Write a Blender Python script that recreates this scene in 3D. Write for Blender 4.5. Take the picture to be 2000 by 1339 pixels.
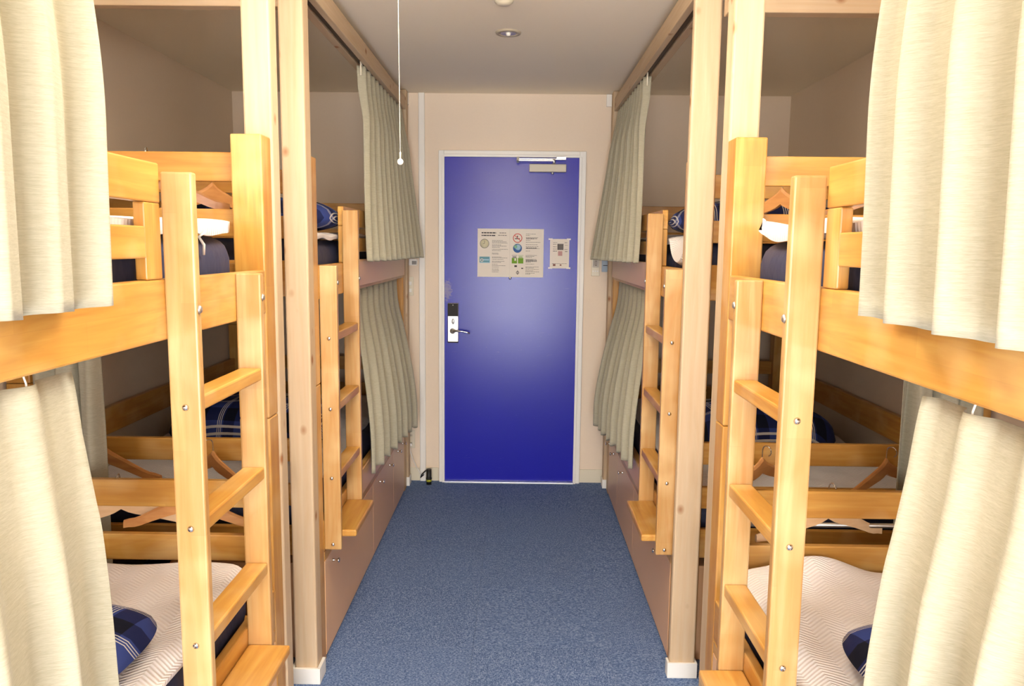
import bpy, bmesh, math, random
from mathutils import Vector, Matrix
random.seed(7)
S = bpy.context.scene
COL = S.collection
for o in list(bpy.data.objects):
    bpy.data.objects.remove(o)

# ------------------------------------------------------------------ camera
CAM_H = 1.4708
cam_d = bpy.data.cameras.new('camera'); cam = bpy.data.objects.new('camera', cam_d); COL.objects.link(cam)
cam_d.sensor_width = 36.0; cam_d.lens = 1480.3 / 2000 * 36.0; cam_d.clip_start = 0.02
P_, Y_, R_ = 0.1261075, -0.00784835, -0.0106404
cp, sp, cy, sy = math.cos(P_), math.sin(P_), math.cos(Y_), math.sin(Y_)
F = Vector((sy*cp, cy*cp, -sp)); r = Vector((cy, -sy, 0)); d = F.cross(r)
cr, sr = math.cos(R_), math.sin(R_)
r2 = cr*r + sr*d; d2 = -sr*r + cr*d
M = Matrix((r2, -d2, -F)).transposed().to_4x4(); M.translation = Vector((0, 0, CAM_H))
cam.matrix_world = M
S.camera = cam

# ------------------------------------------------------------------ light
EXPO = 0.50
SKY_STRENGTH = 18.0
ADDED_LAMP_POWER = 34.0  # drum lamp added out of view to brighten ceiling and aisle
w = bpy.data.worlds.new('world'); S.world = w; w.use_nodes = True
bg = w.node_tree.nodes['Background']; bg.inputs[0].default_value = (0.98, 0.985, 1.0, 1); bg.inputs[1].default_value = SKY_STRENGTH
WIN = (-0.60, 0.52, 0.06, 1.84)      # window opening behind the camera: x0 x1 z0 z1
YB = -1.25                            # wall behind the camera
ADDED_WINS = ((-1.60, -0.95, 0.95, 2.02), (0.87, 1.50, 0.95, 2.02))   # unseen smaller windows behind the beds, added to light the bunks
for wx0, wx1, wz0, wz1 in (WIN,)+ADDED_WINS:
    pl = bpy.data.lights.new('window_portal', 'AREA'); pl.shape = 'RECTANGLE'
    pl.size = wx1-wx0; pl.size_y = wz1-wz0; pl.cycles.is_portal = True
    po = bpy.data.objects.new('window_portal', pl); COL.objects.link(po)
    po.location = ((wx0+wx1)/2, YB-0.06, (wz0+wz1)/2); po.rotation_euler = (math.pi/2, 0, 0)
S.view_settings.view_transform = 'Standard'; S.view_settings.look = 'None'
S.view_settings.gamma = 1; S.view_settings.use_curve_mapping = False; S.view_settings.exposure = EXPO

# ------------------------------------------------------------------ materials
def srgb(r, g, b):
    f = lambda c: (c/255/12.92) if c/255 <= 0.04045 else ((c/255+0.055)/1.055)**2.4
    return (f(r), f(g), f(b), 1)
class NT:
    def __init__(s, name, rough=0.5, spec=0.5, metal=0.0):
        s.m = bpy.data.materials.new(name); s.m.use_nodes = True; s.t = s.m.node_tree
        s.b = s.t.nodes['Principled BSDF']; s.b.inputs['Roughness'].default_value = rough
        s.b.inputs['Specular IOR Level'].default_value = spec; s.b.inputs['Metallic'].default_value = metal
    def n(s, typ, **k):
        n = s.t.nodes.new(typ)
        for a, v in k.items():
            if a.startswith('i_'):
                n.inputs[int(a[2:]) if a[2:].isdigit() else a[2:].replace('_', ' ')].default_value = v
            else: setattr(n, a, v)
        return n
    def l(s, a, b): s.t.links.new(a, b)
    def math(s, op, a, b=None, c=None):
        n = s.n('ShaderNodeMath', operation=op)
        for i, v in enumerate((a, b, c)):
            if v is None: continue
            if isinstance(v, (int, float)): n.inputs[i].default_value = v
            else: s.l(v, n.inputs[i])
        return n.outputs[0]
    def mix(s, fac, a, b, blend='MIX'):
        n = s.n('ShaderNodeMix', data_type='RGBA', blend_type=blend)
        for i, v in ((0, fac), (6, a), (7, b)):
            if isinstance(v, (int, float, tuple)): n.inputs[i].default_value = v
            else: s.l(v, n.inputs[i])
        return n.outputs[2]
    def ramp(s, fac, pts):
        n = s.n('ShaderNodeValToRGB'); e = n.color_ramp.elements
        while len(e) < len(pts): e.new(0.5)
        for q, (p, c) in zip(e, pts): q.position = p; q.color = c
        s.l(fac, n.inputs[0]); return n.outputs[0]
    def coords(s, rnd=0.0):
        tc = s.n('ShaderNodeTexCoord').outputs['Object']
        if rnd:
            oi = s.n('ShaderNodeObjectInfo').outputs['Random']
            v = s.n('ShaderNodeVectorMath', operation='SCALE'); v.inputs[0].default_value = (rnd, rnd*1.7, rnd*2.3)
            s.l(oi, v.inputs['Scale'])
            a = s.n('ShaderNodeVectorMath', operation='ADD'); s.l(tc, a.inputs[0]); s.l(v.outputs[0], a.inputs[1])
            return a.outputs[0]
        return tc
    def scale(s, v, sc):
        m = s.n('ShaderNodeMapping'); m.inputs['Scale'].default_value = sc; s.l(v, m.inputs[0]); return m.outputs[0]
    def noise(s, v, scale=5, detail=3, rough=0.5, dist=0):
        n = s.n('ShaderNodeTexNoise'); n.inputs['Scale'].default_value = scale; n.inputs['Detail'].default_value = detail
        n.inputs['Roughness'].default_value = rough; n.inputs['Distortion'].default_value = dist
        s.l(v, n.inputs['Vector']); return n.outputs[0]
    def bump(s, h, strength=0.2, dist=0.002):
        n = s.n('ShaderNodeBump'); n.inputs['Strength'].default_value = strength; n.inputs['Distance'].default_value = dist
        s.l(h, n.inputs['Height']); s.l(n.outputs[0], s.b.inputs['Normal'])
    def col(s, c):
        if isinstance(c, tuple): s.b.inputs['Base Color'].default_value = c
        else: s.l(c, s.b.inputs['Base Color'])
        return s

def wood(axis, kind):
    w_ = NT(f'{kind}_{axis}', rough=0.6 if kind == 'pine' else 0.32, spec=0.3 if kind == 'pine' else 0.5)
    v = w_.coords(9.0)
    st = [14.0, 14.0, 14.0]; st['xyz'.index(axis)] = 1.0
    sv = w_.scale(v, tuple(st))
    g1 = w_.noise(sv, 2.6, 5, 0.55, 0.6)
    st2 = [60.0, 60.0, 60.0]; st2['xyz'.index(axis)] = 2.5
    g2 = w_.noise(w_.scale(v, tuple(st2)), 3.0, 3, 0.6)
    if kind in ('gold', 'birch'):
        if kind == 'gold': C3 = (srgb(184, 128, 56), srgb(202, 150, 71), srgb(213, 169, 90))
        else: C3 = (srgb(176, 134, 78), srgb(189, 150, 94), srgb(200, 166, 116))
        c = w_.ramp(g1, [(0.25, C3[0]), (0.5, C3[1]), (0.72, C3[2])])
        sx = w_.n('ShaderNodeSeparateXYZ'); w_.l(v, sx.inputs[0])
        o = {'x': ('X', 'Z'), 'y': ('Y', 'Z'), 'z': ('Z', 'X')}[axis]
        cb = w_.n('ShaderNodeCombineXYZ'); w_.l(sx.outputs[o[0]], cb.inputs[0]); w_.l(sx.outputs[o[1]], cb.inputs[1])
        br = w_.n('ShaderNodeTexBrick', offset=0.37, offset_frequency=2)
        br.inputs['Color1'].default_value = (0.84, 0.78, 0.70, 1); br.inputs['Color2'].default_value = (1.08, 1.07, 1.06, 1)
        br.inputs['Mortar'].default_value = (0.84, 0.78, 0.70, 1); br.inputs['Scale'].default_value = 1.0
        br.inputs['Mortar Size'].default_value = 0.0004; br.inputs['Brick Width'].default_value = 0.46; br.inputs['Row Height'].default_value = 0.047
        w_.l(cb.outputs[0], br.inputs['Vector'])
        c = w_.mix(0.55, c, br.outputs[0], 'MULTIPLY')
        # long cathedral figure and fine pores
        st5 = [5.0, 5.0, 5.0]; st5['xyz'.index(axis)] = 0.55
        fg = w_.noise(w_.scale(v, tuple(st5)), 1.6, 2, 0.5)
        rg = w_.math('SINE', w_.math('MULTIPLY', fg, 95.0))
        c = w_.mix(w_.math('MULTIPLY', w_.math('POWER', w_.math('ADD', w_.math('MULTIPLY', rg, 0.5), 0.5), 3.0), 0.20), c, srgb(176, 112, 46))
        c = w_.mix(w_.math('MULTIPLY', g2, 0.24), c, srgb(182, 116, 50))
        bl = w_.noise(v, 6, 2); c = w_.mix(w_.math('MULTIPLY', w_.ramp(bl, [(0.5, (0, 0, 0, 1)), (0.7, (1, 1, 1, 1))]), 0.25), c, srgb(246, 222, 170))
    else:
        wv = w_.n('ShaderNodeTexWave', wave_type='RINGS'); wv.rings_direction = axis.upper()
        wv.inputs['Scale'].default_value = 26; wv.inputs['Distortion'].default_value = 5; wv.inputs['Detail'].default_value = 2; wv.inputs['Detail Scale'].default_value = 1.2
        st3 = [1.0, 1.0, 1.0]; st3['xyz'.index(axis)] = 0.12
        w_.l(w_.scale(v, tuple(st3)), wv.inputs['Vector'])
        c = w_.ramp(g1, [(0.3, srgb(196, 171, 138)), (0.7, srgb(209, 188, 158))])
        c = w_.mix(w_.math('MULTIPLY', wv.outputs['Fac'], 0.16), c, srgb(200, 156, 112))
        vo = w_.n('ShaderNodeTexVoronoi', feature='F1'); vo.inputs['Scale'].default_value = 10.0
        st4 = [1.0, 1.0, 1.0]; st4['xyz'.index(axis)] = 0.7
        w_.l(w_.scale(v, tuple(st4)), vo.inputs['Vector'])
        k = w_.ramp(vo.outputs['Distance'], [(0.06, (1, 1, 1, 1)), (0.10, (.5, .5, .5, 1)), (0.16, (0, 0, 0, 1))])
        c = w_.mix(k, c, srgb(150, 96, 56))
    if kind == 'pine': c = w_.mix(w_.math('MULTIPLY', g2, 0.2), c, srgb(190, 150, 110))
    w_.col(c)
    w_.bump(g2, 0.12, 0.001)
    return w_.m
WOOD = {(k, a): wood(a, k) for k in ('gold', 'birch', 'pine') for a in 'xyz'}

def plain(name, c, rough=0.5, spec=0.5, metal=0.0, nz=0.0, nscale=60, bump=0.0):
    m = NT(name, rough, spec, metal)
    if nz or bump:
        g = m.noise(m.coords(), nscale, 3)
        if nz:
            m.col(m.mix(g, tuple(x*(1-nz) for x in c[:3])+(1,), tuple(min(1, x*(1+nz)) for x in c[:3])+(1,)))
        else: m.col(c)
        if bump: m.bump(g, bump, 0.001)
    else: m.col(c)
    return m.m
WALLM = plain('wallpaper', srgb(236, 218, 196), 0.85, 0.2, nz=0.02, nscale=90, bump=0.25)
CEILM = plain('ceiling_paper', srgb(250, 238, 216), 0.9, 0.2, nz=0.015, nscale=120, bump=0.2)
WHITE = plain('white_paint', srgb(240, 236, 228), 0.45)
CREAM = plain('cream_plastic', srgb(226, 216, 192), 0.4)
LAMI = plain('brown_laminate', srgb(238, 188, 138), 0.3, nz=0.03, nscale=8)
CHROME = plain('chrome', (0.75, 0.75, 0.74, 1), 0.18, metal=1.0)
STEEL = plain('brushed_steel', (0.72, 0.69, 0.64, 1), 0.42, metal=1.0, nz=0.05)
BLACK = plain('black_plastic', srgb(22, 22, 22), 0.5)
DARK = plain('dark_slot', srgb(52, 42, 34), 0.7)
NAVY = None
ALU = plain('aluminium', (0.8, 0.8, 0.8, 1), 0.35, metal=1.0)
YEL = plain('yellow_stripe', srgb(170, 170, 40), 0.5)
TRACK = plain('track_dark', srgb(70, 55, 40), 0.5)
HANGW = NT('hanger_wood', 0.3); _v = HANGW.coords(5.0)
HANGW.col(HANGW.ramp(HANGW.noise(HANGW.scale(_v, (2, 12, 12)), 4, 3), [(0.3, srgb(205, 140, 82)), (0.7, srgb(226, 166, 104))])); HANGW = HANGW.m
HANGP = NT('pale_hanger_wood', 0.35); _v = HANGP.coords(5.0)
HANGP.col(HANGP.ramp(HANGP.noise(HANGP.scale(_v, (2, 12, 12)), 4, 3), [(0.3, srgb(222, 178, 130)), (0.7, srgb(240, 204, 160))])); HANGP = HANGP.m

def mk_navy():
    m = NT('navy_ticking', 0.55, 0.4); v = m.coords(3.0)
    a = m.noise(m.scale(v, (500, 500, 40)), 1, 2); b = m.noise(v, 9, 3)
    m.col(m.mix(m.math('MULTIPLY', a, 0.55), srgb(32, 36, 62), srgb(80, 84, 112)))
    m.bump(b, 0.5, 0.02); m.b.inputs['Sheen Weight'].default_value = 0.0
    return m.m
NAVY = mk_navy()
def mk_curtain(name, c1, c2, axis='y'):
    m = NT(name, 0.85, 0.2); v = m.coords(2.0)
    a = m.noise(m.scale(v, (90, 90, 900)), 1, 3, 0.7); b = m.noise(m.scale(v, (26, 26, 420)), 1, 4, 0.7)
    c = m.mix(m.ramp(m.math('ADD', m.math('MULTIPLY', a, 0.5), m.math('MULTIPLY', b, 0.5)), [(0.36, (0, 0, 0, 1)), (0.62, (1, 1, 1, 1))]), c1, c2)
    m.col(c); m.bump(a, 0.15, 0.0006)
    m.b.inputs['Sheen Weight'].default_value = 0.15
    # thin cloth: part of the light comes through
    tr = m.n('ShaderNodeBsdfTranslucent'); m.l(c, tr.inputs[0])
    mx = m.n('ShaderNodeMixShader'); mx.inputs[0].default_value = 0.22
    out = m.t.nodes['Material Output']
    m.l(m.b.outputs[0], mx.inputs[1]); m.l(tr.outputs[0], mx.inputs[2]); m.l(mx.outputs[0], out.inputs[0])
    return m.m
CURT = mk_curtain('linen_curtain', srgb(180, 174, 148), srgb(202, 196, 174))
def mk_quilt():
    m = NT('quilted_pad', 0.9, 0.15); v = m.coords()
    sx = m.n('ShaderNodeSeparateXYZ'); m.l(v, sx.inputs[0])
    # chevrons: zigzag along y, stacked along x
    zz = m.math('PINGPONG', sx.outputs['X'], 0.040)
    h = m.math('SINE', m.math('MULTIPLY', m.math('ADD', sx.outputs['Y'], m.math('MULTIPLY', zz, 0.75)), 2*math.pi/0.0118))
    nz = m.noise(v, 40, 3)
    m.col(m.mix(m.math('MULTIPLY', m.math('ADD', h, 1), 0.5), srgb(234, 226, 224), srgb(244, 238, 236)))
    m.bump(m.math('ADD', h, m.math('MULTIPLY', nz, 0.8)), 0.42, 0.0018)
    return m.m
QUILT = mk_quilt()
def mk_plaid():
    m = NT('plaid_cotton', 0.8, 0.2); v = m.coords()
    sx = m.n('ShaderNodeSeparateXYZ'); m.l(v, sx.inputs[0])
    def fr(c, off=0.0): return m.math('FRACT', m.math('ADD', m.math('DIVIDE', c, 0.125), off+50))
    def cmp(f, c, e): return m.math('COMPARE', f, c, e)
    fx, fy = fr(sx.outputs['X']), fr(sx.outputs['Y'], 0.3)
    def lines(f):
        t = m.math('MAXIMUM', cmp(f, 0.44, 0.011), cmp(f, 0.50, 0.011)); return m.math('MAXIMUM', t, cmp(f, 0.56, 0.011))
    bands = m.math('MULTIPLY', m.math('ADD', cmp(fx, 0.85, 0.22), cmp(fy, 0.85, 0.22)), 0.5)
    c = m.ramp(bands, [(0.0, srgb(52, 68, 132)), (0.5, srgb(30, 38, 82)), (1.0, srgb(16, 19, 36))])
    ln = m.math('MAXIMUM', lines(fx), lines(fy))
    c = m.mix(m.math('MULTIPLY', ln, 0.85), c, srgb(215, 212, 208))
    m.col(c); m.bump(m.noise(v, 12, 3), 0.3, 0.01)
    return m.m
PLAID = mk_plaid()
def mk_carpet(rot):
    m = NT('carpet_loop_%d' % rot, 0.95, 0.1); v = m.coords(4.0)
    a = m.noise(m.scale(v, (1, .45, 1) if rot else (.45, 1, 1)), 330, 2, 0.7)
    b = m.noise(v, 120, 3, 0.7); c0 = m.noise(v, 3, 3)
    f = m.math('ADD', m.math('MULTIPLY', a, 0.65), m.math('MULTIPLY', b, 0.35))
    c = m.ramp(f, [(0.36, srgb(56, 80, 122)), (0.5, srgb(100, 124, 168)), (0.62, srgb(152, 170, 204))])
    c = m.mix(m.math('MULTIPLY', c0, 0.12), c, srgb(100, 104, 112))
    m.col(c); m.bump(f, 0.6, 0.004)
    return m.m
CARPET = [mk_carpet(0), mk_carpet(1)]
def mk_door():
    m = NT('blue_door_paint', 0.26, 0.36); v = m.coords()      # object coords: metres from the leaf centre
    sx = m.n('ShaderNodeSeparateXYZ'); m.l(v, sx.inputs[0])
    base = m.mix(m.noise(v, 1.5, 2), srgb(32, 34, 168), srgb(36, 38, 174))
    # rubbed patch above the lock, near the edge
    dx = m.math('DIVIDE', m.math('ADD', sx.outputs['X'], 0.385), 0.035)
    dz = m.math('DIVIDE', m.math('SUBTRACT', sx.outputs['Z'], 0.195), 0.085)
    rr = m.math('ADD', m.math('MULTIPLY', dx, dx), m.math('MULTIPLY', dz, dz))
    nz = m.noise(m.scale(v, (1, 1, 2)), 55, 4, 0.75)
    patch = m.ramp(m.math('ADD', rr, m.math('MULTIPLY', m.math('SUBTRACT', nz, 0.42), 3.2)), [(0.0, (1, 1, 1, 1)), (0.62, (.7, .7, .7, 1)), (0.82, (0, 0, 0, 1))])
    pm = m.n('ShaderNodeMath', operation='MULTIPLY'); m.l(patch, pm.inputs[0]); pm.inputs[1].default_value = 0.6
    sc = m.noise(m.scale(v, (14, 1, 110)), 1.1, 4, 0.8, 2.0)
    scr = m.ramp(sc, [(0.655, (0, 0, 0, 1)), (0.70, (.8, .8, .8, 1))])
    c = m.mix(pm.outputs[0], base, srgb(150, 135, 135))
    c = m.mix(m.math('MULTIPLY', scr, 0.35), c, srgb(110, 110, 190))
    m.col(c)
    rn = m.noise(v, 4, 4); m.l(m.math('ADD', 0.22, m.math('MULTIPLY', rn, 0.06)), m.b.inputs['Roughness'])
    m.bump(m.noise(v, 60, 2), 0.05, 0.001)
    return m.m
DOORM = mk_door()
PAPER = plain('paper', srgb(232, 222, 208), 0.6, 0.3)
def flat(name, *c): return plain(name, srgb(*c), 0.6, 0.3)
INK = flat('ink_grey', 120, 112, 104); INKD = flat('ink_dark', 60, 54, 56); RED = flat('print_red', 214, 92, 84); TEAL = flat('print_teal', 110, 158, 168)
GREEN = flat('print_green', 116, 160, 40); BLUEP = flat('print_blue', 84, 120, 180); PBLUE = flat('print_pale_blue', 170, 204, 220); PGREEN = flat('print_pale_green', 150, 200, 160); PYEL = flat('print_pale_yellow', 222, 214, 180)

# ------------------------------------------------------------------ helpers
WL = {}
def wl(o): return WL.get(o.name, Vector((0, 0, 0)))
def link(name, me, mat, parent=None, loc=(0, 0, 0), smooth=False, label=None):
    """loc is a world location; meshes are local to it"""
    o = bpy.data.objects.new(name, me); COL.objects.link(o)
    loc = Vector(loc); WL[o.name] = loc
    if parent is not None:
        o.parent = parent; o.location = loc - wl(parent)
    else: o.location = loc
    if mat is not None and not me.materials: me.materials.append(mat)
    if smooth:
        for p in me.polygons: p.use_smooth = True
    if label: o['label'] = label
    return o
def tag(o, label, cat, group=None):
    o['label'] = label; o['category'] = cat
    if group: o['group'] = group
    return o
def thing(name, label, cat, loc=(0, 0, 0), group=None):
    o = bpy.data.objects.new(name, None); COL.objects.link(o); o.empty_display_size = 0.05
    o.location = loc; WL[o.name] = Vector(loc)
    return tag(o, label, cat, group)
def struct(o): o['kind'] = 'structure'; return o
def tomesh(bm, name):
    me = bpy.data.meshes.new(name); bm.to_mesh(me); bm.free(); return me
def boxbm(bm, x0, x1, y0, y1, z0, z1, bev=0.0):
    vs = [bm.verts.new((x, y, z)) for x in (x0, x1) for y in (y0, y1) for z in (z0, z1)]
    f = [(0, 1, 3, 2), (4, 6, 7, 5), (0, 4, 5, 1), (2, 3, 7, 6), (0, 2, 6, 4), (1, 5, 7, 3)]
    fs = [bm.faces.new([vs[i] for i in q]) for q in f]
    if bev:
        es = list({e for q in fs for e in q.edges})
        bmesh.ops.bevel(bm, geom=es, offset=bev, segments=2, affect='EDGES', profile=0.5)
def box(name, x0, x1, y0, y1, z0, z1, mat, parent=None, bev=0.003, label=None):
    x0, x1 = sorted((x0, x1)); y0, y1 = sorted((y0, y1)); z0, z1 = sorted((z0, z1))
    c = Vector(((x0+x1)/2, (y0+y1)/2, (z0+z1)/2)); h = ((x1-x0)/2, (y1-y0)/2, (z1-z0)/2)
    if isinstance(mat, str):
        mat = WOOD[(mat, 'xyz'[h.index(max(h))])]
    bm = bmesh.new(); boxbm(bm, -h[0], h[0], -h[1], h[1], -h[2], h[2], min(bev, min(h)*0.45) if bev else 0)
    bmesh.ops.recalc_face_normals(bm, faces=bm.faces)
    return link(name, tomesh(bm, name), mat, parent, c, label=label)
def cyl(name, p0, p1, r0, mat, parent=None, seg=16, r1=None, label=None):
    p0, p1 = Vector(p0), Vector(p1); v = p1-p0
    bm = bmesh.new()
    bmesh.ops.create_cone(bm, cap_ends=True, segments=seg, radius1=r0, radius2=r0 if r1 is None else r1, depth=v.length)
    bm.transform(v.to_track_quat('Z', 'Y').to_matrix().to_4x4())
    me = tomesh(bm, name)
    o = link(name, me, mat, parent, (p0+p1)/2, label=label)
    for p in me.polygons: p.use_smooth = len(p.vertices) == 4
    return o
def lathe(name, prof, loc, mat, parent=None, seg=20, axis='z', label=None):
    vs, fs = [], []
    for k in range(seg):
        a = 2*math.pi*k/seg
        for (rr, h) in prof:
            c, s_ = rr*math.cos(a), rr*math.sin(a)
            vs.append({'z': (c, s_, h), 'x': (h, c, s_), 'y': (c, h, s_)}[axis])
    n = len(prof)
    for k in range(seg):
        for i in range(n-1):
            a, b = k*n+i, ((k+1) % seg)*n+i
            fs.append((a, b, b+1, a+1))
    me = bpy.data.meshes.new(name); me.from_pydata(vs, [], fs)
    bm = bmesh.new(); bm.from_mesh(me); bmesh.ops.remove_doubles(bm, verts=bm.verts, dist=1e-6); bmesh.ops.recalc_face_normals(bm, faces=bm.faces); bm.to_mesh(me); bm.free()
    return link(name, me, mat, parent, loc, smooth=True, label=label)
def tube(name, pts, rad, mat, parent=None, seg=8, loc=None, closed=False):
    pts = [Vector(p) for p in pts]; loc = Vector(loc) if loc is not None else pts[0].copy()
    vs, fs = [], []; up = Vector((0.13, 0.37, 0.9)).normalized(); n = len(pts)
    for i, p in enumerate(pts):
        t = (pts[min(i+1, n-1)]-pts[max(i-1, 0)]).normalized()
        a = t.cross(up); a = a.normalized() if a.length > 1e-4 else Vector((1, 0, 0)); b = t.cross(a)
        rr = rad(i/(n-1)) if callable(rad) else rad
        for k in range(seg):
            q = 2*math.pi*k/seg; vs.append(p-loc+a*math.cos(q)*rr+b*math.sin(q)*rr)
    for i in range(n-1):
        for k in range(seg):
            k2 = (k+1) % seg; fs.append((i*seg+k, i*seg+k2, (i+1)*seg+k2, (i+1)*seg+k))
    fs.append(tuple(range(seg))); fs.append(tuple(range((n-1)*seg, n*seg))[::-1])
    me = bpy.data.meshes.new(name); me.from_pydata([tuple(v) for v in vs], [], fs)
    bm = bmesh.new(); bm.from_mesh(me); bmesh.ops.recalc_face_normals(bm, faces=bm.faces); bm.to_mesh(me); bm.free()
    return link(name, me, mat, parent, loc, smooth=True)
def gridmesh(name, nu, nv, fn, mat, parent=None, loc=(0, 0, 0), thick=0.0, smooth=True, label=None):
    vs = [tuple(Vector(fn(i/nu, j/nv))-Vector(loc)) for j in range(nv+1) for i in range(nu+1)]
    fs = [(j*(nu+1)+i, j*(nu+1)+i+1, (j+1)*(nu+1)+i+1, (j+1)*(nu+1)+i) for j in range(nv) for i in range(nu)]
    me = bpy.data.meshes.new(name); me.from_pydata(vs, [], fs)
    o = link(name, me, mat, parent, loc, smooth=smooth, label=label)
    if thick:
        m = o.modifiers.new('s', 'SOLIDIFY'); m.thickness = thick; m.offset = 0
    return o
def lerp(a, b, t): return a+(b-a)*t
def sm(t): t = max(0, min(1, t)); return t*t*(3-2*t)

# ------------------------------------------------------------------ room
D = 4.6465; H = 2.371; WXL, WXR = -1.72, 1.60
CL, CR = -0.673, 0.551          # planes of the bed fronts
struct(box('floor', WXL-.1, WXR+.1, YB-.1, D+.3, -0.1, -0.008, plain('subfloor', srgb(70, 80, 98), .9), bev=0))
fl = bpy.data.objects['floor']
ty = [D-.5*k for k in range(0, 12)]
k = 0
xs = [WXL, -1.153, -.653, -.153, .347, .847, 1.347, WXR]
for i in range(len(xs)-1):
    for j in range(11):
        y1, y0 = ty[j], max(ty[j+1], YB)
        box('carpet_tile', xs[i]+.0004, xs[i+1]-.0004, y0+.0004, y1-.0004, -0.008, 0.0, CARPET[(i+j) % 2], fl, bev=0.0)
        k += 1
struct(box('ceiling', WXL-.1, WXR+.1, YB-.1, D+.1, H, H+.1, CEILM, bev=0))
struct(box('wall_left', WXL-.1, WXL, YB, D, 0, H, WALLM, bev=0))
struct(box('wall_right', WXR, WXR+.1, YB, D, 0, H, WALLM, bev=0))
def wall_hole(name, y0, y1, holes, mat):
    """wall with openings (x0, x1, z0, z1), sorted by x"""
    bm = bmesh.new(); x = WXL-.1
    for hx0, hx1, hz0, hz1 in holes:
        boxbm(bm, x, hx0, y0, y1, 0, H)
        boxbm(bm, hx0, hx1, y0, y1, hz1, H)
        if hz0 > 0: boxbm(bm, hx0, hx1, y0, y1, 0, hz0)
        x = hx1
    boxbm(bm, x, WXR+.1, y0, y1, 0, H)
    bmesh.ops.remove_doubles(bm, verts=bm.verts, dist=1e-5)
    bmesh.ops.recalc_face_normals(bm, faces=bm.faces)
    return struct(link(name, tomesh(bm, name), mat, None, (0, 0, 0)))
DL, DR, DT = -0.454, 0.357, 2.003    # door opening
wall_hole('wall_back', D, D+.12, [(DL-.02, DR+.02, 0, DT+.02)], WALLM)
wall_hole('wall_front', YB-.12, YB, [ADDED_WINS[0], WIN, ADDED_WINS[1]], WALLM)
# window behind the camera, then the two side windows added for more light
gm = NT('window_glass'); t = gm.n('ShaderNodeBsdfTransparent'); g = gm.n('ShaderNodeBsdfGlossy'); g.inputs['Roughness'].default_value = 0.02
mx = gm.n('ShaderNodeMixShader'); mx.inputs[0].default_value = 0.05; gm.l(t.outputs[0], mx.inputs[1]); gm.l(g.outputs[0], mx.inputs[2]); gm.l(mx.outputs[0], gm.t.nodes['Material Output'].inputs[0])
for k, (x0, x1, z0, z1) in enumerate((WIN,)+ADDED_WINS):  # only the first belongs to the room; the others are added light openings
    wn = struct(box('window_%d' % (k+1), x0-.03, x1+.03, YB, YB+.012, z0-.035, z0, ALU, bev=.002))
    bars = [(x0, x0+.04), (x1-.04, x1)] + ([((x0+x1)/2-.02, (x0+x1)/2+.02)] if k == 0 else [])
    for a in bars: box('window_stile', a[0], a[1], YB-.05, YB-.015, z0, z1, ALU, wn, .002)
    for z in (z0, z1-.04): box('window_bar', x0+.04, x1-.04, YB-.05, YB-.015, z, z+.04, ALU, wn, .002)
    if k == 0:
        box('window_bar', x0+.04, (x0+x1)/2-.02, YB-.05, YB-.015, 1.02, 1.05, ALU, wn, .002)
        panes = ((x0+.04, (x0+x1)/2-.02), ((x0+x1)/2+.02, x1-.04))
    else: panes = ((x0+.04, x1-.04),)
    for a in panes: box('window_pane', a[0], a[1], YB-.035, YB-.031, z0+.04, z1-.04, gm.m, wn, 0)

# baseboards, on each side of the door
struct(box('baseboard_back_left', WXL, -.492, D-.008, D, 0, .085, CREAM, bev=.002))
struct(box('baseboard_back_right', .396, WXR, D-.008, D, 0, .085, CREAM, bev=.002))
# conduit strip on the wall
struct(box('trim_1', -.607, -.570, D-.022, D, 0, H, WHITE, bev=.006))

# door
dr = struct(box('door_1', DL+.002, DR-.002, D-.028, D+.01, .012, DT-.002, DOORM, bev=.002))
fm = bmesh.new()
for a in ((DL-.032, DL, 0, DT+.035), (DR, DR+.038, 0, DT+.035), (DL, DR, DT, DT+.035)):
    boxbm(fm, a[0], a[1], D-.03, D+.1, a[2], a[3], .003)
link('door_frame', tomesh(fm, 'door_frame'), WHITE, dr, (0, 0, 0))
fm = bmesh.new()      # inner stop bead, brighter edge seen round the leaf
for a in ((DL-.012, DL+.004, 0, DT), (DR-.004, DR+.012, 0, DT), (DL, DR, DT-.004, DT+.012)):
    boxbm(fm, a[0], a[1], D-.042, D-.028, a[2], a[3], .002)
link('frame_bead', tomesh(fm, 'frame_bead'), WHITE, dr, (0, 0, 0))
box('door_threshold', DL, DR, D-.055, D+.02, 0, .011, ALU, dr, .003)
yd = D-.028
# lock plate with reader, keyhole, lever
lk = box('lock_plate', -.430, -.364, yd-.022, yd, .885, 1.128, STEEL, dr, .003)
box('card_reader', -.4295, -.3665, yd-.026, yd-.0222, 1.048, 1.126, flat('reader_black', 46, 42, 40), lk, .001)
box('plate_foot', -.4295, -.3645, yd-.0235, yd-.0222, .886, .893, DARK, lk, .0005)
lathe('reader_lamp', [(0, -.003), (.003, -.002), (.003, 0), (0, 0)], (-.397, yd-.026, 1.116), WHITE, lk, axis='y')
o = lathe('keyhole_cover', [(0, -.004), (.006, -.003), (.009, 0), (0, 0)], (-.397, yd-.0225, 1.016), ALU, lk, axis='y'); o.scale = (.9, 1, 1.9)
lathe('lever_rose', [(0, -.022), (.010, -.02), (.012, -.008), (.017, 0), (0, 0)], (-.400, yd-.022, .957), STEEL, lk, axis='y')
tube('lever', [(-.400, yd-.043, .957), (-.39, yd-.052, .96), (-.37, yd-.056, .961), (-.34, yd-.056, .959), (-.31, yd-.056, .953), (-.292, yd-.056, .948)], lambda t_: .0072-.002*t_, CHROME, lk)
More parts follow.
